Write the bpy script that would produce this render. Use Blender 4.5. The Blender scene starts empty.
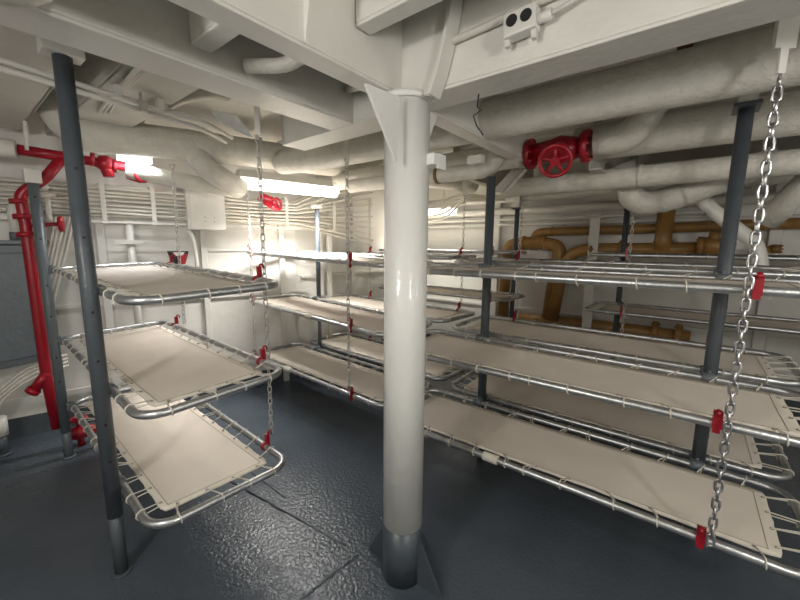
import bpy, bmesh, math, random
from mathutils import Vector as V, Matrix as M
random.seed(7)
C = bpy.context.scene.collection
PI = math.pi

# ------------------------------------------------------------------ camera
EX = V((0.6262, 0.1093, -0.7719)); EY = V((-0.7796, 0.0994, -0.6184))
def _cal():
    f = 368.0
    def ray(px, py): return V((px - 400, 300 - py, -f)).normalized()
    A = ray(-65, 241); B = ray(698, 248); Z = B.cross(A).normalized()
    B = (B - Z * B.dot(Z)).normalized(); A = Z.cross(B)
    return M((B, A, Z)), f
ROT, FPX = _cal()
EYE = V((0, 0, 1.6))
cam = bpy.data.cameras.new('camera'); co = bpy.data.objects.new('camera', cam); C.objects.link(co)
cam.sensor_width = 36; cam.lens = FPX / 800 * 36; cam.clip_start = 0.02
co.matrix_world = M.Translation(EYE) @ ROT.to_4x4()
bpy.context.scene.camera = co
def ray(px, py): return ROT @ V((px - 400, 300 - py, -FPX))
def atz(px, py, z): d = ray(px, py); return EYE + d * ((z - 1.6) / d.z)
def atx(px, py, x): d = ray(px, py); return EYE + d * (x / d.x)
def aty(px, py, y): d = ray(px, py); return EYE + d * (y / d.y)
WN = V((0.25, 1, 0)).normalized(); WU = V((1, -0.25, 0)).normalized()
def onw(px, py, s):            # a point on the upright plane .25x + y = s, parallel to the left hull wall
    d = ray(px, py); return EYE + d * ((V((0, s, 0)) - EYE).dot(V((.25, 1, 0))) / d.dot(V((.25, 1, 0))))

# ------------------------------------------------------------------ materials
def mat(name, col, rough=.5, metal=0., bump=0., bscale=40., var=0., vscale=6., col2=None, coat=0., emit=None, estr=0., bdist=.01, detail=4., spec=.5):
    m = bpy.data.materials.new(name); m.use_nodes = True
    nt = m.node_tree; b = nt.nodes['Principled BSDF']
    b.inputs['Base Color'].default_value = (*col, 1); b.inputs['Roughness'].default_value = rough
    b.inputs['Metallic'].default_value = metal; b.inputs['Coat Weight'].default_value = coat; b.inputs['Coat Roughness'].default_value = .15
    b.inputs['Specular IOR Level'].default_value = spec
    tc = nt.nodes.new('ShaderNodeTexCoord')
    if var or col2:
        n = nt.nodes.new('ShaderNodeTexNoise'); n.inputs['Scale'].default_value = vscale; n.inputs['Detail'].default_value = 6
        nt.links.new(tc.outputs['Object'], n.inputs['Vector'])
        r = nt.nodes.new('ShaderNodeValToRGB'); r.color_ramp.elements[0].position = .35; r.color_ramp.elements[1].position = .68
        c2 = col2 or tuple(max(0, c * (1 - var)) for c in col)
        r.color_ramp.elements[0].color = (*c2, 1); r.color_ramp.elements[1].color = (*col, 1)
        nt.links.new(n.outputs['Fac'], r.inputs['Fac']); nt.links.new(r.outputs['Color'], b.inputs['Base Color'])
    if bump:
        n = nt.nodes.new('ShaderNodeTexNoise'); n.inputs['Scale'].default_value = bscale; n.inputs['Detail'].default_value = detail
        nt.links.new(tc.outputs['Object'], n.inputs['Vector'])
        u = nt.nodes.new('ShaderNodeBump'); u.inputs['Strength'].default_value = bump; u.inputs['Distance'].default_value = bdist
        nt.links.new(n.outputs['Fac'], u.inputs['Height']); nt.links.new(u.outputs['Normal'], b.inputs['Normal'])
    if emit:
        b.inputs['Emission Color'].default_value = (*emit, 1); b.inputs['Emission Strength'].default_value = estr
    return m
WHITE = mat('white_paint', (.74, .72, .66), .32, bump=.25, bscale=30, var=.06, vscale=5)
HULL = mat('hull_paint', (.77, .75, .695), .4, bump=.2, bscale=14, var=.07, vscale=3)
LAG = mat('lagging_paint', (.66, .635, .56), .5, bump=.6, bscale=45, var=.12, vscale=14)
DECKP = mat('overhead_paint', (.60, .58, .52), .55, bump=.3, bscale=25, var=.08)
COLW = mat('gloss_white', (.80, .79, .755), .22, bump=.35, bscale=22, var=.03)
STEEL = mat('galvanised_pipe', (.60, .61, .62), .34, metal=.9, bump=.15, bscale=60, var=.25, vscale=9)
CHROME = mat('chain_steel', (.66, .66, .67), .28, metal=1., var=.15, vscale=30)
CHAIND = mat('dull_chain_steel', (.62, .61, .58), .42, metal=.6, var=.2, vscale=30)
CANVAS = mat('canvas', (.80, .725, .64), .85, bump=.25, bscale=260, var=.09, vscale=3.0, bdist=.003, spec=.2)
HEM = mat('canvas_hem', (.74, .68, .59), .85, bump=.3, bscale=200, bdist=.003, spec=.2)
STITCH = mat('dark_stitch', (.26, .21, .16), .8)
ROPE = mat('rope', (.70, .66, .57), .8, bump=.4, bscale=300, bdist=.002)
GREY = mat('grey_paint', (.078, .092, .104), .38, bump=.3, bscale=35, var=.12, vscale=10)
GREYL = mat('light_grey_paint', (.15, .175, .19), .4, bump=.25, bscale=35, var=.1, vscale=10)
RED = mat('red_paint', (.36, .006, .018), .3, bump=.2, bscale=40, var=.15, vscale=12)
OCHRE = mat('ochre_paint', (.35, .185, .05), .38, bump=.3, bscale=30, var=.2, vscale=8)
BLACK = mat('black', (.012, .012, .012), .5)
BROWN = mat('brown', (.16, .08, .03), .7)
CABLE = mat('painted_cable', (.74, .71, .63), .4, bump=.2, bscale=60, var=.06)
TUBE = mat('lit_tube', (1, 1, 1), .4, emit=(1, .97, .9), estr=3)
TUBEC = mat('lit_tube_cool', (1, 1, 1), .4, emit=(.78, .9, 1), estr=1.3)
FOOT = mat('foot_paint', (.062, .076, .092), .35, bump=.2)
def floor_mat():
    m = bpy.data.materials.new('deck_paint'); m.use_nodes = True; nt = m.node_tree; b = nt.nodes['Principled BSDF']
    tc = nt.nodes.new('ShaderNodeTexCoord')
    n = nt.nodes.new('ShaderNodeTexNoise'); n.inputs['Scale'].default_value = 2.2; n.inputs['Detail'].default_value = 5
    r = nt.nodes.new('ShaderNodeValToRGB'); r.color_ramp.elements[0].position = .3; r.color_ramp.elements[1].position = .75
    r.color_ramp.elements[0].color = (.066, .081, .100, 1); r.color_ramp.elements[1].color = (.088, .106, .129, 1)
    nt.links.new(tc.outputs['Object'], n.inputs['Vector']); nt.links.new(n.outputs['Fac'], r.inputs['Fac']); nt.links.new(r.outputs['Color'], b.inputs['Base Color'])
    b.inputs['Roughness'].default_value = .18
    v = nt.nodes.new('ShaderNodeTexNoise'); v.inputs['Scale'].default_value = 55; v.inputs['Detail'].default_value = 2.5
    u = nt.nodes.new('ShaderNodeBump'); u.inputs['Strength'].default_value = .6; u.inputs['Distance'].default_value = .009
    nt.links.new(tc.outputs['Object'], v.inputs['Vector']); nt.links.new(v.outputs['Fac'], u.inputs['Height']); nt.links.new(u.outputs['Normal'], b.inputs['Normal'])
    return m
FLOOR = floor_mat()

# ------------------------------------------------------------------ mesh helpers
def frame_of(d):
    d = d.normalized(); up = V((0, 0, 1)) if abs(d.z) < .9 else V((1, 0, 0))
    x = up.cross(d).normalized(); return x, d.cross(x)
def add_box(bm, c, s, rot=None, mi=0):
    r = bmesh.ops.create_cube(bm, size=1)
    m = M.Translation(V(c)) @ (rot.to_4x4() if rot else M()) @ M.Diagonal((*s, 1))
    bmesh.ops.transform(bm, matrix=m, verts=r['verts'])
    if mi:
        for f in {f for v in r['verts'] for f in v.link_faces}: f.material_index = mi
    return r['verts']
def add_tube(bm, pts, r, n=8, closed=False, cap=True, mi=0):
    pts = [V(p) for p in pts]; k = len(pts); rings = []; prev = None
    for i, p in enumerate(pts):
        a = pts[(i - 1) % k] if (closed or i > 0) else p; b = pts[(i + 1) % k] if (closed or i < k - 1) else p
        t = (b - a).normalized()
        if prev is None: x, y = frame_of(t)
        else:
            x = prev - t * prev.dot(t)
            x = x.normalized() if x.length > 1e-6 else frame_of(t)[0]
            y = t.cross(x)
        prev = x; rr = r[i] if isinstance(r, (list, tuple)) else r
        rings.append([bm.verts.new(p + (x * math.cos(2 * PI * j / n) + y * math.sin(2 * PI * j / n)) * rr) for j in range(n)])
    fs = []
    for i in range(k if closed else k - 1):
        A, B = rings[i], rings[(i + 1) % k]
        off = 0
        if closed and i == k - 1:
            off = min(range(n), key=lambda o: (A[0].co - B[o].co).length)
        for j in range(n):
            fs.append(bm.faces.new((A[j], A[(j + 1) % n], B[(j + 1 + off) % n], B[(j + off) % n])))
    if cap and not closed:
        fs.append(bm.faces.new(rings[0][::-1])); fs.append(bm.faces.new(rings[-1]))
    for f in fs: f.smooth = True; f.material_index = mi
    if cap and not closed: fs[-1].smooth = fs[-2].smooth = False
    return rings
def add_cyl(bm, a, b, r, n=16, r2=None, mi=0): add_tube(bm, [a, b], [r, r if r2 is None else r2], n, mi=mi)
def add_torus(bm, c, axis, R, r, n=20, m=8, mi=0):
    x, y = frame_of(V(axis)); c = V(c)
    add_tube(bm, [c + (x * math.cos(2 * PI * i / n) + y * math.sin(2 * PI * i / n)) * R for i in range(n)], r, m, closed=True, mi=mi)
def add_prism(bm, poly, vec, mi=0):
    a = [bm.verts.new(V(p)) for p in poly]; b = [bm.verts.new(V(p) + V(vec)) for p in poly]; k = len(a)
    fs = [bm.faces.new(a[::-1]), bm.faces.new(b)] + [bm.faces.new((a[i], a[(i + 1) % k], b[(i + 1) % k], b[i])) for i in range(k)]
    for f in fs: f.material_index = mi
    bmesh.ops.recalc_face_normals(bm, faces=fs)
def fillet(pts, rad, n=6):
    pts = [V(p) for p in pts]; out = [pts[0]]
    for i in range(1, len(pts) - 1):
        p, a, b = pts[i], pts[i - 1], pts[i + 1]
        r = rad[i - 1] if isinstance(rad, (list, tuple)) else rad
        da, db = (a - p), (b - p); l = min(r, da.length * .49, db.length * .49)
        s, e = p + da.normalized() * l, p + db.normalized() * l
        for j in range(n + 1):
            t = j / n; out.append(s * (1 - t) ** 2 + p * 2 * t * (1 - t) + e * t * t)
    out.append(pts[-1]); return out
def me(name, bm, mats):
    d = bpy.data.meshes.new(name); bm.normal_update(); bm.to_mesh(d); bm.free()
    for m in (mats if isinstance(mats, (list, tuple)) else [mats]): d.materials.append(m)
    return d
def obj(name, data, mats=None, parent=None, label=None, cat=None, group=None, kind=None, mw=None, bevel=0):
    if isinstance(data, bmesh.types.BMesh): data = me(name, data, mats)
    o = bpy.data.objects.new(name, data); C.objects.link(o)
    if parent: o.parent = parent
    if mw is not None: o.matrix_local = mw
    tag(o, label, cat, group, kind)
    if bevel:
        b = o.modifiers.new('bevel', 'BEVEL'); b.width = bevel; b.segments = 2; b.limit_method = 'ANGLE'
    return o
def tag(o, label=None, cat=None, group=None, kind=None):
    for k, v in (('label', label), ('category', cat), ('group', group), ('kind', kind)):
        if v: o[k] = v
def thing(name, label, cat, mw=None, loc=None, group=None):
    o = bpy.data.objects.new(name, None); C.objects.link(o); o.empty_display_size = .1
    if mw is not None: o.matrix_world = mw
    if loc is not None: o.location = loc
    tag(o, label, cat, group); return o
def boxbm(*boxes):
    bm = bmesh.new()
    for b in boxes: add_box(bm, *b)
    return bm
def struct(name, bm, m, bevel=0): return obj(name, bm, m, kind='structure', bevel=bevel)

# ------------------------------------------------------------------ the compartment
ZD = 2.62
XB = 4.95
def wall_y(x): return 4.29 - .25 * x if x < 2.6 else 3.64
bm = boxbm(((1.4, 1.0, -.05), (7.4, 7.6, .1))); struct('floor', bm, FLOOR)
bm = boxbm(((1.4, 1.0, ZD + .05), (7.4, 7.6, .1))); struct('ceiling', bm, DECKP)
bm = bmesh.new(); add_prism(bm, [(-1.9, wall_y(-1.9), 0), (2.6, 3.64, 0), (2.6, 3.74, 0), (-1.9, wall_y(-1.9) + .1, 0)], (0, 0, ZD)); struct('wall_left', bm, HULL)
bm = boxbm(((3.83, 3.69, ZD / 2), (2.46, .1, ZD))); struct('wall_far', bm, HULL)
bm = boxbm(((XB + .05, .6, ZD / 2), (.1, 6.4, ZD))); struct('wall_back', bm, HULL)
bm = boxbm(((1.5, -2.55, ZD / 2), (7, .1, ZD))); struct('wall_right', bm, HULL)
bm = boxbm(((-1.95, 1.0, ZD / 2), (.1, 7.2, ZD))); struct('wall_near', bm, HULL)
bm = bmesh.new(); add_prism(bm, [(-1.9, wall_y(-1.9) - .012, 0), (2.6, 3.628, 0), (2.6, 3.64, 0), (-1.9, wall_y(-1.9), 0)], (0, 0, .17)); struct('baseboard_left', bm, GREY)
bm = boxbm(((3.77, 3.634, .085), (2.34, .012, .17))); struct('baseboard_far', bm, GREY)
bm = boxbm(((XB - .006, .6, .085), (.012, 6.2, .17))); struct('baseboard_back', bm, GREY)

# plating seams and upright frames of the hull
k = 0
def trim(bm, m=HULL, bevel=0):
    global k; k += 1; return struct('trim_%d' % k, bm, m, bevel)
RW = M((WU, WN, V((0, 0, 1)))).transposed()
for px, w in ((101, .06), (203, .055), (281, .06), (329, .05)):
    p = onw(px, 240, 4.27); bm = boxbm(((p.x, p.y, 1.0), (w, .05, 2.0), RW)); trim(bm, HULL, .004)
bm = boxbm(((1.2, wall_y(1.2) - .008, 1.53), (3.6, .012, .016), RW)); trim(bm)
bm = boxbm(((1.3, wall_y(1.3) - .012, 1.06), (3.0, .025, .03), RW)); trim(bm)
bm = boxbm(((.9, wall_y(.9) - .03, .33), (3.4, .02, .02), RW)); trim(bm)
bm = boxbm(((3.8, 3.625, 1.22), (2.3, .03, .03))); trim(bm)
for x in (2.95, 3.5):
    bm = boxbm(((x, 3.615, 1.2), (.05, .05, 2.4))); trim(bm, HULL, .004)
for y in (-1.6, -.55, 2.2):
    bm = boxbm(((XB - .04, y, 1.2), (.08, .09, 2.4))); trim(bm, HULL, .006)
for z in (.75, 1.36):
    bm = boxbm(((XB - .012, .6, z), (.025, 6.0, .03))); trim(bm)

# ------------------------------------------------------------------ girders and beams under the deck
def lbeam(a, b, zb, side, w, m=WHITE, t=.012, zt=ZD, tw=.012):
    """web along a-b, flange of width w on one side (unit vector)"""
    a, b, side = V(a), V(b), V(side); d = (b - a).normalized(); bm = bmesh.new()
    q = lambda p, s, z: (p + side * s) + V((0, 0, z))
    add_prism(bm, [q(a, 0, zb + t), q(b, 0, zb + t), q(b, tw, zb + t), q(a, tw, zb + t)], (0, 0, zt - zb - t))
    add_prism(bm, [q(a, 0 if tw < .03 else -.02, zb), q(b, 0 if tw < .03 else -.02, zb), q(b, w, zb), q(a, w, zb)], (0, 0, t))
    return bm
kb = 0
def beam(bm, m=WHITE):
    global kb; kb += 1
    return struct('ceiling_beam' if kb == 1 else 'ceiling_beam.%03d' % (kb - 1), bm, m, .004)
beam(lbeam((-1.9, .99, 0), (2.62, .99, 0), 2.19, (0, 1, 0), .09))                 # deep girder
beam(lbeam((1.28, .985, 0), (1.28, -2.5, 0), 2.19, (1, 0, 0), .165))              # beam on the right of the column
beam(lbeam((-1.9, 1.39, 0), (1.36, 1.39, 0), 2.19, (0, 1, 0), .17))               # second beam
beam(lbeam((1.35, 1.08, 0), (1.37, 2.02, 0), 2.19, (1, 0, 0), .17))               # cross beam behind the girder
for x, y0, y1, zb in ((.975, -2.4, .985, 2.335), (.15, -2.4, .985, 2.335), (.60, 1.09, 1.38, 2.25), (2.25, 1.1, 3.4, 2.44), (3.0, -2.4, 3.4, 2.44)):
    beam(lbeam((x, y0, 0), (x, y1, 0), zb, (1, 0, 0), .07))
for y, x0, x1, zb in ((.62, 2.75, 4.9, 2.1), (-.25, 3.3, 4.9, 2.16), (1.75, 2.9, 4.9, 2.2), (-1.1, 2.6, 4.9, 2.2)):
    beam(lbeam((x0, y, 0), (x1, y, 0), zb, (0, -1, 0), .08), DECKP)
for x0, x1 in ((-1.9, .47), (.62, .95)):      # lower plating of the left overhead, with a slot for cables between
    bm = boxbm((((x0 + x1) / 2, 2.75, 2.41), (x1 - x0, 2.36, .02)), ((x1 if x0 < 0 else x0, 2.75, 2.51), (.012, 2.36, .22)))
    struct('ceiling_panel' if x0 < 0 else 'ceiling_panel.001', bm, DECKP)
# angle strap below the girder's far end
bm = bmesh.new()
a, b = aty(531, 162, 1.0), aty(503, 192, 1.12)
d = (b - a).normalized(); s = V((0, 1, 0)); u = V((1, 0, 0))
add_prism(bm, [a, a + s * .10, a + s * .10 + u * .01, a + u * .01], b - a)
add_prism(bm, [a, a + u * .06, a + u * .06 + s * .01, a + s * .01], b - a)
trim(bm, WHITE)
# stiffeners on the girder face, curved bracket by the column
bm = bmesh.new(); add_prism(bm, [(.763, .99, 2.215), (.763, .985, 2.2), (.763, .90, 2.62), (.763, .99, 2.62)], (.01, 0, 0)); trim(bm, WHITE)
bm = bmesh.new()
prof = [(lambda p: (p.y, p.z))(atx(px, py, 1.225)) for px, py in ((430, 95), (437, 74), (443, 50), (448, 26), (452, 0), (456, -45))]
add_prism(bm, [(1.235, .99, 2.203)] + [(1.235, y, z) for y, z in prof] + [(1.235, .99, prof[-1][1])], (.012, 0, 0))
for (y0, z0), (y1, z1) in zip(prof, prof[1:]):
    add_prism(bm, [(1.205, y0, z0), (1.275, y0, z0), (1.275, y1, z1), (1.205, y1, z1)], (0, -.012, -.004))
trim(bm, WHITE)

# ------------------------------------------------------------------ stanchion
cx, cy = 1.267, .984
st = thing('stanchion', 'thick white round steel column with a grey foot standing in the middle of the deck', 'column', loc=(cx, cy, 0))
bm = bmesh.new(); add_cyl(bm, (0, 0, .285), (0, 0, 2.19), .094, 40); obj('shaft', bm, COLW, st)
bm = bmesh.new(); add_cyl(bm, (0, 0, 0), (0, 0, .285), .0945, 40); obj('foot', bm, FOOT, st, label='grey painted foot of the column')
bm = bmesh.new(); add_tube(bm, [(0, 0, 2.165), (0, 0, 2.19)], .108, 40); obj('cap_ring', bm, COLW, st)
for d in ((.03, -1, 0), (0, 1, 0), (1, 0, 0)):
    d = V(d).normalized(); s = V((-d.y, d.x, 0)) * .012; bm = bmesh.new()
    o = d * .09 - s * .5
    add_prism(bm, [o + V((0, 0, .001)), o + d * .13 + V((0, 0, .001)), o + d * .13 + V((0, 0, .012)), o + V((0, 0, .25))], s)
    obj('foot_gusset', bm, FOOT, st)
d = V((1, 0, 0)); sv = V((0, .012, 0))
for pts in ([aty(366, 83, .925), aty(400, 97, .925), aty(397, 162, .925)], [(1.35, .99, 1.95), (1.37, .99, 1.95), (1.50, .99, 2.188), (1.35, .99, 2.188)]):
    bm = bmesh.new(); add_prism(bm, [V(p) - V((cx, cy, 0)) for p in pts], sv); obj('head_gusset', bm, COLW, st)
bm = boxbm(((.035, -.105, 1.945), (.05, .05, .045)), ((.07, -.125, 1.94), (.06, .012, .06))); obj('clip', bm, COLW, st, bevel=.003)
# weld seams proud of the deck
def seam(p, q, w=.022, h=.008):
    bm = bmesh.new(); p, q = V(p), V(q); n = 44
    add_tube(bm, [p.lerp(q, i / n) + V((random.uniform(-.002, .002), random.uniform(-.002, .002), 0)) for i in range(n + 1)], [w * .5 * random.uniform(.55, 1.25) for i in range(n + 1)], 8)
    for v in bm.verts: v.co.z *= h / (w * .5)
    trim(bm, FLOOR)
seam(atz(196, 462, 0), atz(345, 545, 0), .02, .011)
seam(atz(300, 600, 0), atz(358, 555, 0), .018)
seam(atz(248, 470, 0), atz(286, 498, 0), .014)

# ------------------------------------------------------------------ pipe berths
RT = .018
def rrect(L, W, r, n=7):
    pts = []
    for sx, sy, a0 in ((1, 1, 0), (-1, 1, 90), (-1, -1, 180), (1, -1, 270)):
        c = V((sx * (L / 2 - r), sy * (W / 2 - r), 0))
        for i in range(n + 1):
            a = math.radians(a0 + 90 * i / n); pts.append(c + V((math.cos(a), math.sin(a), 0)) * r)
    return pts
def canvas_bm(L, W, seed, sag=.022):
    rnd = random.Random(seed); bm = bmesh.new(); a, b = L / 2 - .095, W / 2 - .066; nu, nv = 40, 14
    def z(u, v):
        e = max(0, (1 - (u / a) ** 2)) * max(0, (1 - (v / b) ** 2)); return -.004 - sag * e ** .7
    top = {}; 
    for i in range(nu + 1):
        for j in range(nv + 1):
            s, t = -1 + 2 * i / nu, -1 + 2 * j / nv
            u, v = s * a, t * b
            # scalloped edges pulled by the eyelets, clipped corners
            u *= 1 - .002 * (1 - math.cos(6 * PI * t)) * (abs(s) > .99)
            v *= 1 - .008 * (1 - math.cos(11 * PI * s)) * (abs(t) > .99)
            if abs(s) > .99 and abs(t) > .99: u *= .99; v *= .965
            top[i, j] = (u, v, z(s * a, t * b))
    vt = {q: bm.verts.new((p[0], p[1], p[2] + .0035)) for q, p in top.items()}
    vb = {q: bm.verts.new((p[0], p[1], p[2] - .0035)) for q, p in top.items()}
    for i in range(nu):
        for j in range(nv):
            f1 = bm.faces.new((vt[i, j], vt[i + 1, j], vt[i + 1, j + 1], vt[i, j + 1])); f1.smooth = True
            f2 = bm.faces.new((vb[i, j], vb[i, j + 1], vb[i + 1, j + 1], vb[i + 1, j])); f2.smooth = True
            if i in (0, nu - 1) or j in (0, nv - 1): f1.material_index = f2.material_index = 1
    ring = [(i, 0) for i in range(nu)] + [(nu, j) for j in range(nv)] + [(i, nv) for i in range(nu, 0, -1)] + [(0, j) for j in range(nv, 0, -1)]
    for p, q in zip(ring, ring[1:] + ring[:1]):
        f = bm.faces.new((vt[p], vb[p], vb[q], vt[q])); f.material_index = 1
    # stitched seam and dark eyelets inside the hem
    ia, ib = a * (1 - 2 / nu) + .004, b * (1 - 2 / nv) + .004
    for s in (1, -1):
        add_tube(bm, [(u * ia / 20, s * ib, z(u * ia / 20, ib) + .004) for u in range(-20, 21)], .0013, 4, mi=2)
        add_tube(bm, [(s * ia, v * ib / 8, z(ia, v * ib / 8) + .004) for v in range(-8, 9)], .0013, 4, mi=2)
    return bm, a, b
def eyelets(L, W):
    """in order around the canvas: eyelet, outward direction, distance of the rail"""
    a, b = L / 2 - .095, W / 2 - .066; out = []
    ns, ne = 11, 4
    for i in range(ns): out.append((V(((-1 + 2 * (i + .5) / ns) * a, -(b - .014), 0)), V((0, -1, 0)), W / 2))
    for i in range(ne): out.append((V((a - .014, (-1 + 2 * (i + .5) / ne) * b, 0)), V((1, 0, 0)), L / 2))
    for i in range(ns): out.append((V(((1 - 2 * (i + .5) / ns) * a, b - .014, 0)), V((0, 1, 0)), W / 2))
    for i in range(ne): out.append((V((-(a - .014), (1 - 2 * (i + .5) / ne) * b, 0)), V((-1, 0, 0)), L / 2))
    return out
_data = {}
def berth_data(L, W):
    if (L, W) in _data: return _data[L, W]
    fr = bmesh.new(); add_tube(fr, rrect(L, W, .105), RT, 12, closed=True)
    cb, a, b = canvas_bm(L, W, 3)
    rp = bmesh.new(); rnd = random.Random(5); pts = []
    for e, d, lim in eyelets(L, W):
        t = V((-d.y, d.x, 0)); sgn = rnd.choice((-1, 1, 1)) * rnd.uniform(.02, .04)
        add_torus(cb, e + V((0, 0, .0005)), (0, 0, 1), .006, .0016, 10, 4, mi=2)
        rail = V((e.x if d.x == 0 else d.x * lim, e.y if d.y == 0 else d.y * lim, 0)) + t * sgn
        R = RT + .0035; pts += [e - t * .02 - d * .01 + V((0, 0, -.012)), e + V((0, 0, -.006)), e + V((0, 0, .003))]
        for q in range(8):
            an = math.radians(125 - q * 44); pts.append(rail + d * (math.cos(an) * R) + V((0, 0, math.sin(an) * R)) + t * (q - 3.5) * .0016)
        pts += [e + t * (sgn * .45) + V((0, 0, -.006)), e + t * .03 - d * .012 + V((0, 0, -.013))]
    add_tube(rp, pts, .0028, 6, closed=True)
    wr = bmesh.new()
    for i in range(11): add_torus(wr, ((i - 5) * .0078, 0, 0), (1, 0, 0), RT + .003, .0042, 16, 6)
    _data[L, W] = (me('berth_frame', fr, STEEL), me('berth_canvas', cb, [CANVAS, HEM, STITCH]), me('berth_lacing', rp, ROPE), me('berth_wrap', wr, ROPE), a)
    return _data[L, W]
def hook_mesh():
    bm = bmesh.new()
    add_box(bm, (0, -.016, .03), (.018, .022, .085)); add_tube(bm, [(-.009, 0, 0), (.009, 0, 0)], RT + .007, 14)
    add_tube(bm, fillet([(0, -.02, .07), (0, -.024, .085), (0, -.04, .08), (0, -.043, .06)], .008), .005, 8)
    add_box(bm, (0, -.018, -.022), (.014, .016, .03))
    return me('hook', bm, RED)
HOOK = hook_mesh()
def clip_mesh():
    bm = bmesh.new(); add_tube(bm, [(-.03, 0, 0), (.03, 0, 0)], RT + .006, 14); add_box(bm, (0, .018, 0), (.05, .034, .045))
    add_cyl(bm, (0, .022, .02), (0, .022, .035), .008, 8); return me('hinge', bm, GREYL)
HINGE = clip_mesh()
def berth(label, chain_mid, post_dir, yaw, L, W, group, hooks=(), hinges=(), rise=0., cross=0., wrap=None, hs=1.):
    """chain_mid: middle of the rail on the chain side; post_dir +1 when the posts stand towards +X of it"""
    c, s = math.cos(yaw), math.sin(yaw)
    ydir = V((-s, c, 0)); xdir = V((c, s, 0))
    ey = xdir * post_dir; ex = -ydir * post_dir
    ex = (ex + V((0, 0, rise * -post_dir))).normalized(); ey = (ey + V((0, 0, cross))).normalized()
    ez = ex.cross(ey).normalized(); ey = ez.cross(ex)
    o = V(chain_mid) + ey * W / 2
    mw = M((ex, ey, ez)).transposed().to_4x4(); mw.translation = o
    fr, cv, rp, wr, a = berth_data(L, W)
    t = thing('pipe_berth', label, 'bunk', mw=mw, group=group)
    f = obj('frame', fr, parent=t); obj('canvas', cv, parent=t); obj('lacing', rp, parent=t)
    for y in hooks:      # world y of each chain
        u = (V((0, y, 0)) - V((0, o.y, 0))).dot(ydir) * -post_dir
        obj('chain_hook', HOOK, parent=t, mw=M.Translation((u, -W / 2, 0)) @ M.Diagonal((hs, 1, .78, 1)) if hs > 1 else M.Translation((u, -W / 2, 0)), label='red chain hook')
    for y in hinges:
        u = (y - o.y) * -post_dir
        obj('hinge_bracket', HINGE, parent=t, mw=M.Translation((u, W / 2, 0)))
    if wrap is not None: obj('rope_wrap', wr, parent=f, mw=M.Translation((wrap, -W / 2, 0)))
    return t
Y22 = math.radians(-2.2)
G = 'canvas pipe berths hung in tiers of three'
# left tier: posts at x .40-.45, chains on its right side
for z, nm in ((.432, 'lowest'), (.945, 'middle'), (1.418, 'top')):
    berth({'lowest': 'lowest canvas bunk of the left tier, lashed in its pipe frame just above the deck',
           'middle': 'middle canvas bunk of the left tier, between the lowest and the top one',
           'top': 'top canvas bunk of the left tier, its canvas bright and almost edge-on'}[nm],
          (1.10, 2.53, z), -1, Y22, 1.86, .64, G, hooks=(1.87, 3.22), hinges=(2.09, 3.40), rise=.018 if nm == 'top' else 0, cross={'lowest': 0, 'middle': -.045, 'top': -.035}[nm])
# right tier nearest the camera
for z, nm in ((.44, 'low'), (.932, 'mid'), (1.452, 'top')):
    berth({'low': 'lowest canvas bunk of the near right tier, over the bare dark deck',
           'mid': 'middle canvas bunk of the near right tier, full canvas seen from above',
           'top': 'top canvas bunk of the near right tier, a bright pipe at eye level'}[nm],
          (1.795, .56, z), 1, math.radians(.8), 2.06, .63, G, hooks=(-.172 if nm == 'top' else -.118, 1.33), hinges=(-.115, 1.17), hs=1.6, wrap=-.22 if nm == 'low' else None)
# behind the column: tier in the centre
for z, nm in ((.44, 'low'), (.995, 'mid'), (1.487, 'top')):
    berth({'low': 'lowest canvas bunk of the tier left behind the white column',
           'mid': 'middle canvas bunk of the tier left behind the white column',
           'top': 'top canvas bunk of the tier left behind the white column, seen edge-on'}[nm],
          (1.93, 2.63, z), 1, Y22, 1.97, .60, G, hooks=(1.97, 3.45), hinges=(1.93, 3.24), rise=.027 if nm != 'low' else 0, wrap={'low': -.25, 'mid': .1}.get(nm))
# second row, on the other side of the right tier's posts
for z, nm in ((.44, 'low'), (.945, 'mid'), (1.48, 'top')):
    berth({'low': 'lowest bunk behind the near right tier, back to back with it across the grey posts',
           'mid': 'middle bunk behind the near right tier, back to back with it across the grey posts',
           'top': 'top bunk behind the near right tier, edge-on just past its rail'}[nm],
          (3.185, .52, z), -1, math.radians(.8), 2.0, .63, G, hooks=(-.12, 1.22), hinges=(-.10, 1.19), cross=-.01)
for z, nm in ((.44, 'low'), (.96, 'mid'), (1.50, 'top')):
    berth({'low': 'lowest bunk in the second row behind the column, mostly hidden by nearer frames',
           'mid': 'middle bunk in the second row behind the column, its pale canvas by the grey post',
           'top': 'top bunk in the second row behind the column, white canvas edge-on by the post'}[nm],
          (3.24, 2.58, z), -1, Y22, 1.95, .59, G, hooks=(1.83, 3.1), hinges=(1.95, 3.26))
# third row along the back wall
for z, nm in ((1.0, 'mid'), (1.53, 'top')):
    berth({'mid': 'middle bunk of the back wall tier below the ochre valve pipe',
           'top': 'top bunk of the back wall tier below the ochre valve pipe, edge-on'}[nm],
          (3.86, -.2, z), 1, 0, 2.0, .62, G, hooks=(.49, -.95), hinges=(.576, -.9))
    berth({'mid': 'middle bunk of the back wall tier under the ochre pipe bend, seen past a post',
           'top': 'top bunk of the back wall tier under the ochre pipe bend, edge-on'}[nm],
          (3.90, 2.58, z), 1, 0, 1.95, .60, G, hooks=(1.79, 3.2), hinges=(1.78, 3.2))

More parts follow.
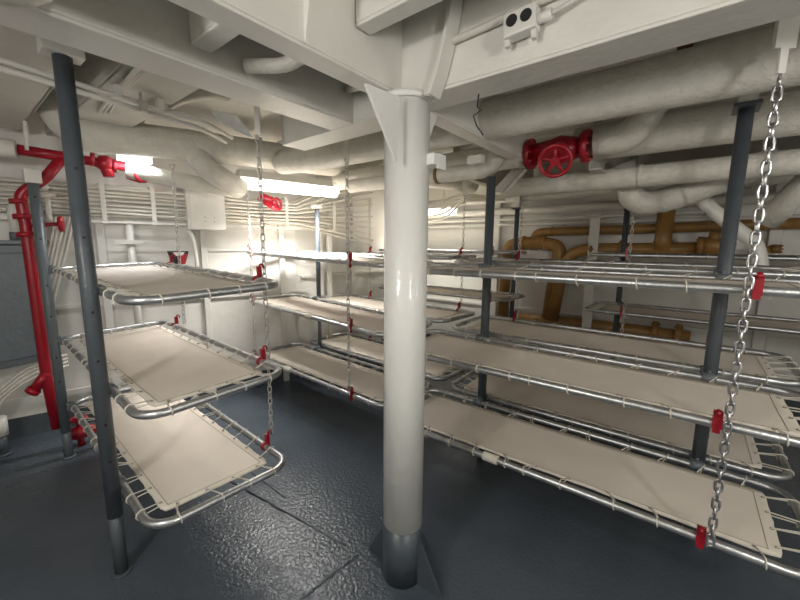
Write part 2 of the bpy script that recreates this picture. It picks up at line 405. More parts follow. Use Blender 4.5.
# ------------------------------------------------------------------ posts
def post(label, x, y, zt, w=.062, square=False, sleeve=.17, mat_=GREY, cap=None, hanger=None):
    t = thing('bunk_post', label, 'post', loc=(x, y, 0), group='grey posts that carry the bunks')
    bm = bmesh.new()
    if square: add_box(bm, (0, 0, (zt + sleeve) / 2), (w, w, zt - sleeve))
    else: add_cyl(bm, (0, 0, sleeve), (0, 0, zt), w / 2, 20)
    for z in (.6, .78, 1.08, 1.3, 1.62, 1.9):
        if z < zt: add_cyl(bm, (-.003, -w / 2 - .001, z), (-.003, -w / 2 + .002, z), .006, 10, mi=1)
    obj('upright', bm, [mat_, BLACK], t, bevel=.006 if square else 0)
    bm = bmesh.new(); add_cyl(bm, (0, 0, 0), (0, 0, sleeve + .03), w / 2 + (.004 if square else -.004), 20); add_cyl(bm, (0, 0, 0), (0, 0, .012), w / 2 + .012, 20)
    obj('foot_sleeve', bm, mat_, t)
    if cap: obj('head_block', boxbm(((0, 0, zt + cap / 2), (.085, .085, cap))), WHITE, t, bevel=.005)
    if hanger:
        bm = boxbm(((0, 0, zt + .008), (.16, .10, .016))) if hanger == ZD else boxbm(((0, 0, zt + .03), (.13, .09, .06))); obj('head_plate', bm, WHITE if hanger < ZD else mat_, t, bevel=.003)
        if hanger == ZD: bm = boxbm(((0, 0, (zt + .016 + hanger) / 2), (.07, .07, hanger - zt - .016))); obj('hanger', bm, WHITE, t)
    return t
post('grey square post at the near left corner of the left bunk tier', .396, 2.05, 2.33, .064, False, .31, hanger=2.40)
post('grey round post with a white block on its head, beside the red riser pipe', .455, 3.54, 1.99, .06, False, .2, GREYL, cap=.09)
post('grey post in front of the insulated pipes, between the two right rows of bunks', 2.485, -.115, 2.255, .062, False, .2, hanger=ZD)
post('grey post rising from the bunks just right of the white column', 2.49, 1.18, 2.08, .062, False, .2)
post('grey post between the bunks left of the white column', 2.605, 3.24, 1.98, .05, False, .95, GREY, cap=.04, hanger=None)
post('grey post directly behind the white column', 2.565, 1.92, 2.1, .05, False, .2, hanger=ZD)
post('thin dark post on the back wall beside the ochre pipe bend', 4.52, 1.78, 2.05, .055, False, .2, hanger=ZD)
post('thin dark post on the back wall near the ochre tee pipe', 4.52, .61, 2.05, .055, False, .2, hanger=ZD)

# ------------------------------------------------------------------ chains
def chain(label, x, y, ztop, zbot, mat_=CHROME, pitch=.037, w=.029, r=.0036, turn=.3, top='eye', xt=None, yt=None):
    t = thing('chain', label, 'chain', loc=(x, y, 0), group='chains that hang the bunks')
    bm = bmesh.new(); n = int((ztop - zbot) / pitch); hl = (pitch + r * 2) / 2
    lean = V(((xt or x) - x, (yt or y) - y, ztop - zbot)); ax = lean.normalized()
    for i in range(n):
        c = V((0, 0, zbot)) + ax * (i + .5) * pitch
        a = turn + (PI / 2 if i % 2 else 0) + random.uniform(-.12, .12); s = V((math.cos(a), math.sin(a), 0)); R = w / 2 - r
        pts = []
        for q in range(12):
            th = 2 * PI * q / 12; zz = math.sin(th) * R + (1 if math.sin(th) > 0.01 else -1 if math.sin(th) < -.01 else 0) * (hl - R)
            pts.append(c + s * math.cos(th) * R + ax * zz)
        add_tube(bm, pts, r, 6, closed=True)
    obj('links', bm, mat_, t)
    e = V((0, 0, zbot)) + ax * n * pitch
    bm = bmesh.new(); add_tube(bm, [e + V((-.014, 0, .03)), e + V((-.015, 0, .008)), e + V((0, 0, -.004)), e + V((.015, 0, .008)), e + V((.014, 0, .03))], .0045, 8); add_cyl(bm, e + V((-.022, 0, .03)), e + V((.022, 0, .03)), .0045, 8)
    obj('shackle', bm, mat_, t)
    return t, e
def hanger(label, x, y, z0, z1, w=.045, ang=0., neck=True):
    t = bmesh.new(); d = V((math.cos(ang), math.sin(ang), 0)); nrm = V((-d.y, d.x, 0)) * .012
    zz = z0 + .075 if neck else z0
    P = lambda s, z: V((x, y, z)) + d * s
    if neck: poly = [P(-.012, z0), P(.012, z0), P(.014, zz), P(w / 2, zz), P(w / 2, z1), P(-w / 2, z1), P(-w / 2, zz), P(-.014, zz)]
    else: poly = [P(-w / 2, z0), P(w / 2, z0), P(w / 2, z1), P(-w / 2, z1)]
    add_prism(t, [p - nrm * .5 for p in poly], nrm)
    return obj('hanger_bar', t, WHITE, label=label, cat='bracket', bevel=.002)
YA = math.radians(-50)
chain('bright steel chain at the near right corner, passing the ends of the three right bunks', 1.755, -.15, 2.145, .46, turn=PI / 2 + .1, r=.0047, w=.031, pitch=.0385)
hanger('white flat bar holding the bright near right chain', 1.755, -.15, 2.155, ZD, .07, YA)
chain('steel chain at the near right corner of the left bunk tier', 1.145, 1.90, 2.17, .47, CHAIND, turn=.5)
hanger('small white bar under the beam above the left tier chain', 1.145, 1.90, 2.18, ZD, .03, YA, False)
chain('thin steel chain at the far end of the left bunk tier, by the hull wall', 1.21, 3.24, 2.2, .95, CHAIND)
chain('thin steel chain at the far end of the tier left behind the column', 1.935, 3.44, 2.12, .46, CHAIND)
chain('steel chain just left of the white column in front of the middle tier', 1.862, 1.98, 2.17, .46, CHAIND)
hanger('small white bar above the chain left of the column', 1.862, 1.98, 2.18, ZD, .035, YA, False)
chain('steel chain behind the second row, right of the white column', 3.285, 1.83, 2.08, .98, CHAIND)
hanger('white bar above the chain right of the white column', 3.285, 1.83, 2.09, ZD, .05, YA, False)
chain('dark steel chain behind the grey post right of the column', 3.225, 1.23, 1.98, .96, CHAIND)
chain('chain of the second row hidden behind the grey post before the pipes', 3.225, -.12, 2.0, .96, CHAIND)
chain('steel chain of the back wall tier, in front of the thin dark post', 3.82, .465, 1.90, .5, CHAIND)
chain('thin chain at the far end of the second row, by the far wall', 3.28, 3.1, 2.1, .98, CHAIND)
chain('short chain of the back wall tier beside the light on the far side', 3.86, 1.79, 2.1, 1.02, CHAIND)

# ------------------------------------------------------------------ overhead pipes
def pipe(name, label, pts, r, m=LAG, bend=.15, n=20, bands=(), cat='pipe', group=None, ends=True, wob=0.):
    path = fillet(pts, bend); out = [path[0]]
    for a, b in zip(path, path[1:]):
        k_ = max(1, int((b - a).length / .12))
        for i in range(1, k_ + 1): out.append(a.lerp(b, i / k_))
    bm = bmesh.new(); rr = [r * (1 + random.uniform(-wob, wob)) for _ in out]
    add_tube(bm, out, rr, n)
    if not bands: return obj(name, bm, m, label=label, cat=cat, group=group)
    t = thing(name, label, cat, group=group); obj('pipe_run', bm, m, t)
    for p, d, w, ex, mm in bands:
        b = bmesh.new(); d = V(d).normalized(); p = V(p); add_cyl(b, p - d * w / 2, p + d * w / 2, r + ex, 24); obj('joint_band', b, mm, t)
    return t
Yd = (0, 1, 0)
pipe('insulated_pipe', 'thick lagged pipe running under the deck through the girder at upper right', [(2.0, -2.4, 2.28), (2.0, 2.5, 2.30), (2.0, 2.95, 2.32)], .105, wob=.012)
dl = lambda s: V((0, 3.52, 0)) + V((1, -.25, 0)) * s
pipe('insulated_pipe', 'thick lagged duct along the hull wall above the left bunks', [dl(.58) + V((0, 0, 2.6)), dl(.64) + V((0, 0, 2.33)), dl(1.6) + V((0, 0, 2.37)), dl(3.6) + V((0, 0, 2.40)), dl(4.5) + V((0, 0, 2.40))], .115, wob=.015, bands=[(dl(2.75) + V((0, 0, 2.385)), (1, -.25, 0), .04, .008, LAG)])
pipe('insulated_pipe', 'lagged level pipe hanging under the duct left of the strip light', [onw(126, 170, 3.72), onw(236, 191, 3.66)], .062, wob=.02)
pipe('lagged_elbow', 'fat lagged bend dropping from the duct onto the pipe by the strip light', [onw(192, 148, 3.52), onw(205, 168, 3.42), onw(240, 189, 3.62)], .085, bend=.12, wob=.03)
pipe('insulated_pipe', 'lagged duct behind the red handwheel valve, under the thickest pipe', [(2.82, -2.4, 2.285), (2.82, .72, 2.285)], .11, wob=.015)
pipe('lagged_elbow', 'lagged bend rising from the right flange of the red handwheel valve', [(2.62, .56, 2.235), (2.62, .36, 2.24), (2.62, .24, 2.5)], .085, bend=.14, wob=.03)
pipe('insulated_pipe', 'lagged pipe continuing behind the girder from the red valve', [(2.62, .98, 2.235), (2.62, 2.9, 2.235)], .09, wob=.02)
pipe('insulated_pipe', 'slimmer lagged pipe crossing below the red handwheel', [(3.0, -2.4, 2.075), (3.0, 1.30, 2.07)], .07, wob=.012, bands=[((3.0, .35, 2.075), Yd, .03, .004, LAG)])
pipe('insulated_pipe', 'lagged pipe and elbow resting on the head of the grey post right of the column', [(2.49, 2.6, 2.14), (2.49, 1.42, 2.135), (2.49, 1.16, 2.13), (2.62, 1.12, 2.55)], .058, bend=.14, bands=[((2.49, 1.62, 2.136), Yd, .03, .003, BROWN)])
pipe('insulated_pipe', 'short lagged pipe tucked behind the right beam over the thickest pipe', [(2.15, -2.4, 2.46), (2.15, .10, 2.46)], .075, bands=[((2.15, .13, 2.46), Yd, .05, .001, BROWN)])
pipe('lagged_elbow', 'lagged bell shaped pipe bend over the ochre tee', [atx(622, 165, 3.25), atx(634, 205, 3.28), atx(668, 200, 3.33), atx(700, 188, 3.33), atx(780, 158, 3.28)], .085, bend=.16, wob=.05)
pipe('lagged_elbow', 'white pipe slanting down behind the grey post then dropping to the bunks', [atx(690, 190, 3.5), atx(722, 218, 3.5), atx(756, 243, 3.5), atx(760, 262, 3.5), atx(763, 300, 3.5)], .045, WHITE, bend=.12)
pipe('lagged_elbow', 'lagged pipe slanting up to the far right behind the bright chain', [atx(766, 222, 3.55), atx(800, 190, 3.45), atx(840, 150, 3.3)], .075, bend=.1)
pipe('steel_pipe', 'white pipe high on the back wall above the ochre pipes', [(4.83, -2.4, 2.06), (4.83, 3.5, 2.06)], .05, WHITE)
pipe('steel_pipe', 'thin white pipe along the back wall right above the ochre bend', [(4.86, -2.4, 1.885), (4.86, 3.5, 1.885)], .022, WHITE)
pipe('steel_pipe', 'white pipe along the back wall between the thin pipe and the highest pipe', [(4.86, -.2, 1.955), (4.86, 3.5, 1.955)], .02, WHITE)
pipe('steel_pipe', 'white pipe under the overhead behind the grey post right of the column', [(4.6, -2.4, 2.2), (4.6, 3.4, 2.2)], .05, WHITE)
pipe('conduit', 'upper of two thin conduits crossing above the left bunks', [aty(-40, 50, 2.4), aty(0, 60, 2.4), aty(120, 97, 2.4), aty(205, 122, 2.45), aty(232, 138, 2.55)], .013, WHITE, bend=.06, n=10)
pipe('conduit', 'lower of two thin conduits crossing above the left bunks', [aty(-40, 58, 2.4), aty(0, 68, 2.4), aty(120, 104, 2.4), aty(200, 128, 2.45), aty(226, 142, 2.55)], .013, WHITE, bend=.06, n=10)
for px, py in ((117, 92), (160, 106), (143, 108)):
    p = aty(px, py, 2.4); bm = boxbm(((p.x, p.y, p.z + .005), (.03, .05, .05)), ((p.x, p.y + .02, (p.z + ZD) / 2), (.012, .006, ZD - p.z)))
    obj('conduit_clip', bm, WHITE, label='clip holding the two thin conduits near ' + {117: 'the cable strip between the stringers', 160: 'the pipe stub at the second beam', 143: 'its middle, the lower clip of a pair'}[px], cat='clip')
pipe('pipe_stub', 'short lagged pipe stub between the deep girder and the second beam', [aty(246, 66, 1.375), aty(285, 66, 1.25), aty(330, 40, 1.01)], .025, LAG, bend=.05)
pipe('pipe_stub', 'dark rimmed pipe stub at the corner left of the column head', [aty(347, 89, 1.38), aty(368, 84, 1.09)], .018, LAG, n=14)
pipe('pipe_stub', 'lagged pipe bend under the left overhead beside the strip of cables', [aty(150, 112, 2.55), aty(180, 96, 2.5), aty(205, 92, 2.45), aty(225, 95, 2.6)], .04, LAG, bend=.1)
pipe('pipe_stub', 'rounded lagged bend at the very top left corner', [(-.6, 1.22, 2.165), (.14, 1.22, 2.165), (.20, 1.22, 2.2), (.22, 1.22, 2.6)], .062, LAG, bend=.1)

# red handwheel valve in line with the lagged duct
vx, vy, vz = 2.62, .76, 2.225
t = thing('gate_valve', 'red gate valve with a spoked handwheel in the lagged duct', 'valve', loc=(vx, vy, vz))
bm = bmesh.new(); add_tube(bm, [(0, -.12, 0), (0, -.06, 0), (0, 0, -.005), (0, .06, 0), (0, .2, 0)], [.06, .075, .095, .075, .06], 24); obj('body', bm, RED, t)
for y in (-.15, .2):
    bm = bmesh.new(); add_cyl(bm, (0, y - .018, 0), (0, y + .018, 0), .10, 24)
    for i in range(8): add_cyl(bm, (.08 * math.cos(i * PI / 4), y - .03, .08 * math.sin(i * PI / 4)), (.08 * math.cos(i * PI / 4), y + .03, .08 * math.sin(i * PI / 4)), .011, 6)
    obj('flange', bm, RED, t)
wc = atx(555, 161, vx - .24) - V((vx, vy, vz)); ax = (wc - V((0, 0, -.02))).normalized()
bm = bmesh.new(); add_tube(bm, [V((0, 0, -.01)), ax * .10], [.07, .05], 20); add_cyl(bm, ax * .1, ax * .125, .065, 20); add_cyl(bm, V((0, 0, 0)), wc, .016, 12); obj('bonnet', bm, RED, t)
w = bmesh.new(); add_torus(w, wc, ax, .088, .012, 32, 10); x, y = frame_of(ax)
for i in range(5):
    a = 2 * PI * i / 5 + .3; add_tube(w, [wc, wc + (x * math.cos(a) + y * math.sin(a)) * .088], [.013, .010], 8)
add_cyl(w, wc - ax * .02, wc + ax * .02, .028, 14); obj('handwheel', w, RED, t)

# ------------------------------------------------------------------ ochre pipes
def ochre(label, pts, r, bend, flanges=()):
    t = thing('ochre_pipe', label, 'pipe'); bm = bmesh.new(); add_tube(bm, fillet(pts, bend), r, 18); obj('pipe_run', bm, OCHRE, t)
    for p, d, w, R in flanges:
        b = bmesh.new(); p = V(p); d = V(d).normalized(); add_cyl(b, p - d * w / 2, p + d * w / 2, R, 20)
        x, y = frame_of(d)
        for i in range(6): q = p + (x * math.cos(i * PI / 3) + y * math.sin(i * PI / 3)) * R * .8; add_cyl(b, q - d * (w / 2 + .012), q + d * (w / 2 + .012), .009, 6)
        obj('flange', b, OCHRE, t)
    return t
X = 4.74
ochre('ochre pipe arched over in a bend beside the thin dark post', [atx(502, 330, X), atx(506, 262, X), atx(508, 246, X), atx(520, 243, X), atx(545, 243, X), atx(561, 247, X), atx(556, 268, X), atx(548, 318, X)], .078, .22, [(atx(524, 243, X), Yd, .03, .088), (atx(544, 243, X), Yd, .03, .088)])
X = 4.8
ochre('ochre pipe running level high along the back wall to the right', [atx(534, 250, X), atx(535, 232, X), atx(552, 231.5, X), atx(640, 229, X), atx(720, 226, X), atx(860, 221, X)], .05, .12, [(atx(552, 231.5, X), Yd, .03, .057)])
X = 4.66
t = ochre('ochre pipe with an upright tee and a bolted valve above the right bunks', [atx(552, 320, X), atx(562, 272, X), atx(572, 252, X), atx(592, 249, X), atx(640, 249.5, X), atx(700, 249, X)], .068, .2, [(atx(592, 249, X), Yd, .03, .078), (atx(622, 249, X), Yd, .04, .10), (atx(700, 247, X), Yd, .05, .10)])
bm = bmesh.new(); a = atx(662, 250, X); add_tube(bm, [a, a + V((0, 0, .12)), a + V((0, 0, .6))], [.10, .075, .075], 18); obj('tee_branch', bm, OCHRE, t)
bm = bmesh.new(); a = atx(712, 246, X); add_tube(bm, [a + V((0, .1, 0)), a, a - V((0, .1, 0))], [.07, .10, .07], 16); add_cyl(bm, a, a + V((-.05, -.02, .14)), .05, 14); obj('valve_body', bm, OCHRE, t)
ochre('short ochre pipe end at the far right behind the bright chain', [atx(748, 250, X), atx(778, 249, X)], .03, .02, [(atx(776, 249, X), Yd, .06, .04)])
t = ochre('lower ochre pipe seen under the middle bunks of the back wall', [atx(520, 318, 4.75), atx(560, 322, 4.75), atx(600, 326, 4.75), atx(690, 338, 4.75)], .07, .2, [(atx(655, 331, 4.75), Yd, .05, .11), (atx(678, 334, 4.75), Yd, .05, .11)])
bm = boxbm(((4.60, .918, 1.42), (.014, .10, 1.0)), ((4.62, .918, 1.95), (.10, .10, .012)), ((4.74, .918, 1.6), (.28, .05, .02)), ((4.62, .918, .46), (.03, .10, .92))); obj('support_bar', bm, WHITE, label='white flat upright bar holding the ochre pipes on the back wall', cat='bracket')

# ------------------------------------------------------------------ red fire main, left
t = thing('fire_main', 'red fire main pipe running down the hull wall at far left', 'pipe'); S = 3.82
pv = lambda x, y, s=S: onw(x, y, s)
bm = bmesh.new(); add_tube(bm, fillet([pv(62, 158), pv(44, 180), pv(25, 190), pv(20, 196), pv(25, 222), pv(36, 300), pv(47, 380), pv(57, 428)], [.06, .05, .05, .02, .02, .02]), .034, 16); obj('riser', bm, RED, t)
bm = bmesh.new(); add_cyl(bm, pv(18, 149.5), pv(75, 158.5), .036, 16); add_cyl(bm, pv(75, 158.5), pv(126, 167), .034, 16); obj('branch_pipe', bm, RED, t)
for a, b, r in ((pv(18, 199), pv(19, 204), .05), (pv(22, 214), pv(23, 219), .052), (pv(25, 232), pv(26, 237), .052), (pv(90, 159), pv(95, 160), .05), (pv(112, 165.5), pv(117, 166.5), .05)):
    bm = bmesh.new(); add_cyl(bm, a, b, r, 14); obj('flange', bm, RED, t)
bm = bmesh.new(); add_tube(bm, [pv(97, 161), pv(106, 164), pv(114, 166)], [.045, .065, .045], 16); add_tube(bm, [pv(106, 164), pv(109, 177)], [.05, .035], 14); obj('hose_valve', bm, RED, t)
bm = bmesh.new(); add_cyl(bm, pv(27, 226), pv(58, 224, 3.74), .014, 10); add_cyl(bm, pv(42, 225, 3.8), pv(45, 225, 3.8), .04, 14); obj('valve_stem', bm, RED, t)
bm = bmesh.new(); c = pv(61, 224, 3.74); add_torus(bm, c, WU, .04, .018, 24, 8)
for i in range(4): add_cyl(bm, c, c + V((0, 0, 1)) * .04 * math.cos(i * PI / 2) + WN * .04 * math.sin(i * PI / 2), .010, 8)
obj('handwheel', bm, RED, t)
bm = bmesh.new(); add_cyl(bm, pv(48, 372), pv(34, 390), .036, 14); add_cyl(bm, pv(35, 389), pv(31, 393), .045, 14); obj('drain_branch', bm, RED, t)
t = thing('floor_valve', 'small red valve at deck level behind the left grey posts', 'valve'); bm = bmesh.new(); a = atz(80, 432, .11)
add_tube(bm, [a + V((-.1, .02, 0)), a, a + V((.1, -.02, 0))], [.035, .06, .035], 14); add_cyl(bm, a, a + V((0, 0, .1)), .02, 10); obj('body', bm, RED, t)
bm = bmesh.new(); add_torus(bm, a + V((0, 0, .11)), (0, 0, 1), .05, .01, 20, 8); add_cyl(bm, a + V((-.05, 0, .11)), a + V((.05, 0, .11)), .008, 6); add_cyl(bm, a + V((0, -.05, .11)), a + V((0, .05, .11)), .008, 6); obj('handwheel', bm, RED, t)
bm = bmesh.new(); add_cyl(bm, a - V((0, 0, .11)), a, .022, 10); obj('foot_pipe', bm, RED, t)
pipe('insulated_pipe', 'white lagged pipe entering at the far left edge above the red pipe', [onw(-60, 140, 3.8), onw(16, 149, 3.8)], .06, WHITE)
pipe('hanger_rod', 'thin white rod dropping from the overhead to the red pipe', [onw(22, 92, 3.72), onw(27, 150, 3.72)], .011, WHITE, n=8, cat='rod')
# another bit of red: hose valve behind the strip light
t = thing('hose_valve', 'red valve hanging behind the strip light above the cables', 'valve'); a = onw(272, 203, 3.92)
bm = bmesh.new(); add_tube(bm, [a + V((-.12, .03, .06)), a, a + V((.05, -.02, -.06))], [.04, .06, .03], 14); obj('body', bm, RED, t)
bm = bmesh.new(); add_torus(bm, a + V((.03, -.05, -.01)), (.3, -1, .2), .055, .012, 20, 8); obj('handwheel', bm, RED, t)
t = thing('hose_valve', 'red valve under the left end of the duct, behind the thin chain', 'valve'); a = onw(139, 176, 3.75)
bm = bmesh.new(); add_tube(bm, [a + V((-.08, .02, 0)), a, a + V((.08, -.02, 0))], [.03, .055, .03], 14); obj('body', bm, RED, t)
bm = bmesh.new(); add_torus(bm, a + V((0, -.06, 0)), (.25, -1, .1), .05, .011, 20, 8); obj('handwheel', bm, RED, t)

# ------------------------------------------------------------------ cables and boxes on the hull wall
ncab = 15
for i in range(ncab):
    rnd = random.Random(100 + i); row = i; z0 = 1.815 + .255 * (i + .5) / ncab; s0 = 4.2 - (.032 if i % 2 else 0)
    ph, am = rnd.uniform(0, 6.28), rnd.uniform(.004, .012); pts = []
    for q in range(41):
        x = -1.6 + 4.15 * q / 40; pts.append(V((x, s0 - .25 * x, z0 + .010 * math.sin(2.3 * x) + .004 * math.sin(5 * x + ph))))
    e = pts[-1]; up = (i - 4) * .012
    for q in range(1, 7): pts.append(e + V((.17 * q, -.035 * q, up * q * .8)))
    bm = bmesh.new(); add_tube(bm, pts, rnd.uniform(.0100, .0128), 8)
    obj('cable', bm, CABLE, label='white painted cable in the bundle along the hull wall', cat='cable', group='cables bundled along the hull wall')
for i in range(5):
    bm = bmesh.new(); o = i * 4.4; add_tube(bm, fillet([onw(56 + o, 217, 4.12), onw(53 + o, 232, 4.11), onw(46 + o, 262, 4.11), onw(36 + o, 300, 4.11), onw(26 + o, 345, 4.11)], .1), .011, 8)
    obj('cable', bm, CABLE, label='white cable slanting down the hull wall behind the grey post with the white block', cat='cable', group='slanting cables at the far left')
for px, l in ((46, 'farthest left, beside the grey post'), (102, 'over the upright frame left of the white box'), (152, 'just left of the white box'), (286, 'under the strip light'), (334, 'nearest the white column')):
    a = onw(px, 190, 4.155); t = boxbm(((a.x, a.y, 1.93), (.035, .012, .34), RW), ((a.x, a.y + .04, 2.09), (.035, .09, .012), RW), ((a.x, a.y + .04, 1.772), (.035, .09, .012), RW))
    for z in (2.06, 1.80): add_cyl(t, (a.x, a.y - .012, z), (a.x, a.y, z), .008, 8)
    obj('cable_strap', t, WHITE, label='flat white strap clamping the cable bundle, ' + l, cat='strap')
bm = boxbm(((1.2, 4.2 - .25 * 1.2 - .03, 1.775), (2.9, .012, .02), RW)); obj('cable_rail', bm, WHITE, label='thin white rail along the underside of the cable bundle', cat='rail')
t = thing('junction_box', 'white square junction box on the hull wall over the cables', 'box'); a = onw(187, 187, 4.08); b = onw(227, 229, 4.08); c = (a + b) / 2; w = (b - a).dot(WU)
obj('body', boxbm(((c.x, c.y + .07, c.z), (w, .14, .40), RW)), WHITE, t, bevel=.008)
obj('cover', boxbm(((c.x, c.y - .006, c.z), (w - .02, .012, .385), RW)), WHITE, t, bevel=.003)
bm = bmesh.new()
for dx in (-.03, .05):
    for dz in (-.08, -.12): p = c + WU * dx + V((0, 0, dz)) - WN * .012; add_cyl(bm, p, p - WN * .004, .005, 8)
obj('screw_set', bm, STITCH, t)
pipe('conduit', 'white conduit dropping from the junction box behind the left top bunk', [onw(188, 230, 4.14), onw(193, 238, 4.14), onw(197, 262, 4.14), onw(198, 300, 4.14)], .018, WHITE, bend=.05, n=10)
t = thing('wall_pipe', 'white upright pipe with a cross clamp on the hull wall behind the left bunks', 'pipe'); a = onw(129, 224, 4.2); 
bm = bmesh.new(); add_cyl(bm, (a.x, a.y, .3), (a.x, a.y, 1.79), .03, 14); obj('pipe_run', bm, WHITE, t)
p = onw(129, 242, 4.16); obj('clamp', boxbm(((p.x, p.y, p.z), (.20, .02, .035), RW)), WHITE, t)
t = thing('battle_lantern', 'small black and red wedge shaped box with a white plate on the hull wall', 'box'); c = onw(178, 257, 4.1)
P = lambda u, z, d=0: c + WU * u + V((0, 0, z)) - WN * d
bm = bmesh.new(); add_prism(bm, [P(-.085, .055), P(.085, .055), P(.05, -.065), P(-.05, -.065)], -WN * .05); obj('body', bm, BLACK, t, bevel=.004)
bm = bmesh.new(); add_prism(bm, [P(-.045, .045, .051), P(.05, .045, .051), P(.03, .012, .051), P(-.02, .012, .051)], -WN * .006); obj('white_plate', bm, WHITE, t)
bm = bmesh.new(); add_prism(bm, [P(.0, .01, .051), P(.07, .03, .051), P(.045, -.06, .051), P(-.01, -.06, .051)], -WN * .008); obj('red_panel', bm, RED, t)
t = thing('electrical_cabinet', 'large grey metal cabinet cut off by the left edge', 'cabinet'); b0 = onw(42, 245, 3.98)
P = lambda u, z, d=0: V((b0.x, b0.y, 0)) + WU * u + V((0, 0, z)) - WN * d
bm = bmesh.new(); add_prism(bm, [P(-.7, .62), P(0, .70), P(0, 1.58), P(-.7, 1.58)], WN * .16); obj('body', bm, GREYL, t, bevel=.008)
bm = bmesh.new(); add_prism(bm, [P(-.68, .68), P(-.06, .745), P(-.06, 1.52), P(-.68, 1.52)], -WN * .02); dr = obj('door', bm, GREYL, t, bevel=.006)
bm = bmesh.new(); add_box(bm, P(-.35, 1.595, -.06), (.74, .24, .03), RW); obj('top_ledge', bm, GREYL, t, bevel=.005)
bm = bmesh.new()
for i in range(9): add_cyl(bm, P(-.045, .80 + i * .085, .0), P(-.045, .80 + i * .085, .03), .006, 8)
obj('screw_strip', bm, BLACK, dr)
t = thing('conduit', 'thick white conduit curving out of the grey cabinet top', 'pipe'); bm = bmesh.new(); add_tube(bm, fillet([P(-.14, 1.62, -.06), P(-.15, 1.84, -.06), P(-.1, 1.95, -.12), P(.1, 1.97, -.16)], .1), .024, 12); obj('pipe_run', bm, WHITE, t)
bm = bmesh.new(); add_cyl(bm, P(-.14, 1.61, -.06), P(-.14, 1.67, -.06), .035, 12); obj('gland', bm, GREYL, t)
for i in range(4):
    bm = bmesh.new(); add_tube(bm, fillet([P(.06 + .0 * i, .62 + .03 * i, -.02), P(-.18, .56 + .03 * i, -.02), P(-.36 - .03 * i, .40, -.02), P(-.42 - .03 * i, .2, -.02)], .12), .011, 8)
    obj('cable', bm, CABLE, label='white cable curving down under the grey cabinet', cat='cable', group='cables under the grey cabinet')
t = thing('floor_fitting', 'dark grey pipe stub with a white sleeve on the deck at the left edge', 'pipe'); a = atz(4, 455, 0)
bm = bmesh.new(); add_cyl(bm, a, a + V((0, 0, .16)), .03, 12); add_cyl(bm, a, a + V((0, 0, .02)), .05, 12); obj('stub', bm, GREY, t)
bm = bmesh.new(); add_cyl(bm, a + V((0, 0, .16)), a + V((0, 0, .3)), .045, 12); obj('sleeve', bm, WHITE, t)

# cables strung in the overhead strip at left and beyond the column
for i in range(3):
    bm = bmesh.new(); add_tube(bm, fillet([aty(99 + i * 5, 112, 2.9), aty(112 + i * 4, 95, 2.6), aty(125 + i * 4, 82, 2.3), aty(140 + i * 4, 66, 1.9)], .06), .010, 8)
    obj('cable', bm, CABLE, label='white cable clipped between stringers in the left overhead', cat='cable', group='cables between the left stringers')
for i in range(5):
    bm = bmesh.new(); y0 = 200 + i * 4; add_tube(bm, fillet([atx(424, y0 + 6, 4.34 - .035 * i), atx(446, y0 - 2 + i, 4.3 - .035 * i), atx(462, 194 + i * 2, 4.28 - .035 * i), atx(486, 197 + i, 4.28 - .035 * i), atx(505, 196 + i, 4.28 - .035 * i)], .1), .014, 8)
    obj('cable', bm, CABLE, label='white cable looped in the overhead right of the column', cat='cable', group='cables looped right of the column')
# cables running along the beam, with a double socket box
t = thing('socket_box', 'white double socket box on the side of the right beam', 'socket'); c = atx(525, 28, 1.275)
R2 = M.Rotation(-.05, 3, 'X')
obj('box', boxbm(((c.x - .03, c.y, c.z), (.05, .105, .072), R2)), WHITE, t, bevel=.006)
for dy in (.027, -.027):
    bm = bmesh.new(); p = V((c.x - .055, c.y + dy * .85, c.z + .006)); add_cyl(bm, p, p + V((-.003, 0, 0)), .018, 20); obj('socket', bm, BLACK, t, label='round black outlet face')
    bm = boxbm(((c.x - .03, c.y + dy * 1.6, c.z - .043), (.02, .015, .03), R2)); obj('mounting_lug', bm, WHITE, t)
bm = bmesh.new(); add_cyl(bm, (c.x - .03, c.y - .05, c.z - .005), (c.x - .03, c.y - .095, c.z - .003), .016, 10); obj('gland', bm, WHITE, t)
pipe('conduit', 'armoured white cable along the right beam above the socket box', [(1.262, .93, 2.335), (1.262, .7, 2.342), (1.262, .3, 2.365), (1.262, -2.0, 2.37)], .013, LAG, bend=.05, n=10)
pipe('conduit', 'thin white cable leaving the socket box along the right beam', [(c.x - .03, c.y - .09, c.z - .003), (1.262, .3, 2.335), (1.262, -2.0, 2.345)], .007, WHITE, bend=.03, n=8)
bm = bmesh.new(); a = atx(481, 101, 1.42); add_tube(bm, [a + V((-.02, 0, .03)), a + V((-.03, 0, -.03)), a + V((-.03, -.02, -.045)), a + V((-.03, .015, -.06)), a + V((-.03, -.0, -.10)), a + V((-.03, -.03, -.14))], .0028, 6); obj('hook_wire', bm, BLACK, label='bent dark wire hook under the right beam', cat='hook')
a = atx(476, 160, 2.3); bm = boxbm(((a.x, a.y, a.z), (.05, .10, .05)), ((a.x, a.y, (a.z + 2.18) / 2 + .01), (.02, .02, max(.02, 2.18 - a.z)))); obj('clip_box', bm, WHITE, label='small white channel clip under the girder right of the column', cat='clip')

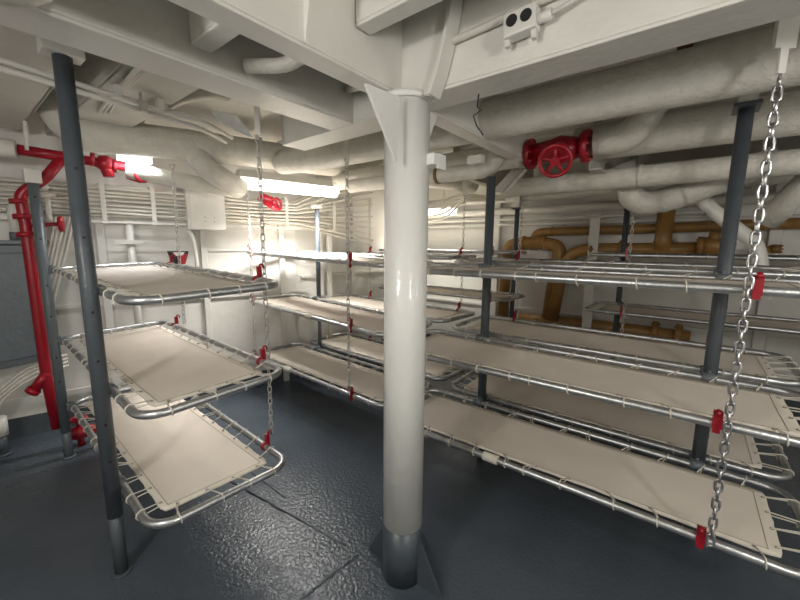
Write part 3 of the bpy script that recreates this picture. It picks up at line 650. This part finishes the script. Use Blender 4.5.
# ------------------------------------------------------------------ lights
def strip_light(label, a, b, w, m, power, colr, body=True):
    a, b = V(a), V(b); d = (b - a).normalized(); s = V((-d.y, d.x, 0)).normalized(); L = (b - a).length
    t = thing('strip_light', label, 'lamp'); R = M((d, s, d.cross(s))).transposed(); c = (a + b) / 2
    up = d.cross(s)
    bm = bmesh.new(); P = lambda u, z, p: p + s * u + up * z
    add_prism(bm, [P(-w / 2, .0, a), P(w / 2, 0, a), P(w * .32, .07, a), P(-w * .32, .07, a)], b - a); obj('housing', bm, WHITE, t)
    bm = bmesh.new(); n = 9
    add_prism(bm, [P(w * .46 * math.cos(PI * i / n), -.09 * math.sin(PI * i / n) - .001, a + d * .02) for i in range(n + 1)], d * (L - .04)); obj('diffuser', bm, m, t)
    for k_ in (.2, .8):
        p = a.lerp(b, k_) + up * .07 + (s * .05 if s.y > .5 else V()); bm = boxbm(((p.x, p.y, (p.z + ZD) / 2), (.02, .02, ZD - p.z))); obj('hanger', bm, WHITE, t)
    ld = bpy.data.lights.new('strip_glow', 'AREA'); ld.shape = 'RECTANGLE'; ld.size = L * .95; ld.size_y = w * .8; ld.energy = power; ld.color = colr; ld.spread = 2.0
    lo = bpy.data.objects.new('strip_glow', ld); C.objects.link(lo); lo.parent = t
    m4 = M((d, s, up)).transposed().to_4x4()
    m4.translation = c - up * .102; lo.matrix_world = m4
    lo['kind'] = 'helper'
    return t
a, b = onw(238, 178, 3.66), onw(337, 189, 3.66)
strip_light('lit strip light above the bunks between the duct and the white column', a, b, .20, TUBE, 32, (1, .975, .93))
a = onw(112, 147, 3.70); b = a + WU * .26
strip_light('lit strip light tucked behind the duct over the red valve', a, b, .24, TUBEC, 6, (.92, .96, 1))
strip_light('lit strip light on the far side right behind the column', (4.3, 3.45, 2.09), (4.3, 2.52, 2.09), .15, TUBE, 12, (1, .97, .88))
bm = bmesh.new(); q = [aty(211, 111, 2.75), aty(237, 117, 2.75), aty(252, 138, 2.6), aty(222, 124, 2.6)]; add_prism(bm, q, (0, 0, .01)); obj('reflector_plate', bm, mat('plate_bluish_light', (.84, .9, .96), .3), label='sheet plate with bluish light in its colour, over the duct above the strip light', cat='plate')  # bluish-white light falling on the plate is put into its base colour
# the compartment's other ceiling lamps, behind the camera
def area(loc, size, power, col=(1, .96, .89), rot=(0, 0, 0)):
    ld = bpy.data.lights.new('ceiling_lamp', 'AREA'); ld.shape = 'RECTANGLE'; ld.size, ld.size_y = size; ld.energy = power; ld.color = col
    o = bpy.data.objects.new('ceiling_lamp', ld); C.objects.link(o); o.location = loc; o.rotation_euler = rot; return o
def lamp(loc, power, col=(1, .98, .945), size=.12):
    ld = bpy.data.lights.new('ceiling_lamp', 'POINT'); ld.energy = power; ld.color = col; ld.shadow_soft_size = size
    o = bpy.data.objects.new('ceiling_lamp', ld); C.objects.link(o); o.location = loc; return o
lamp((-.9, .9, 2.0), 44)
lamp((.2, -1.2, 2.0), 40)
lamp((1.9, -1.9, 1.9), 14)
w = bpy.data.worlds.new('world'); bpy.context.scene.world = w; w.use_nodes = True
w.node_tree.nodes['Background'].inputs['Color'].default_value = (.02, .02, .02, 1)

sc = bpy.context.scene
sc.view_settings.view_transform = 'Standard'; sc.view_settings.look = 'None'; sc.view_settings.gamma = 1; sc.view_settings.use_curve_mapping = False
sc.view_settings.exposure = 0.28
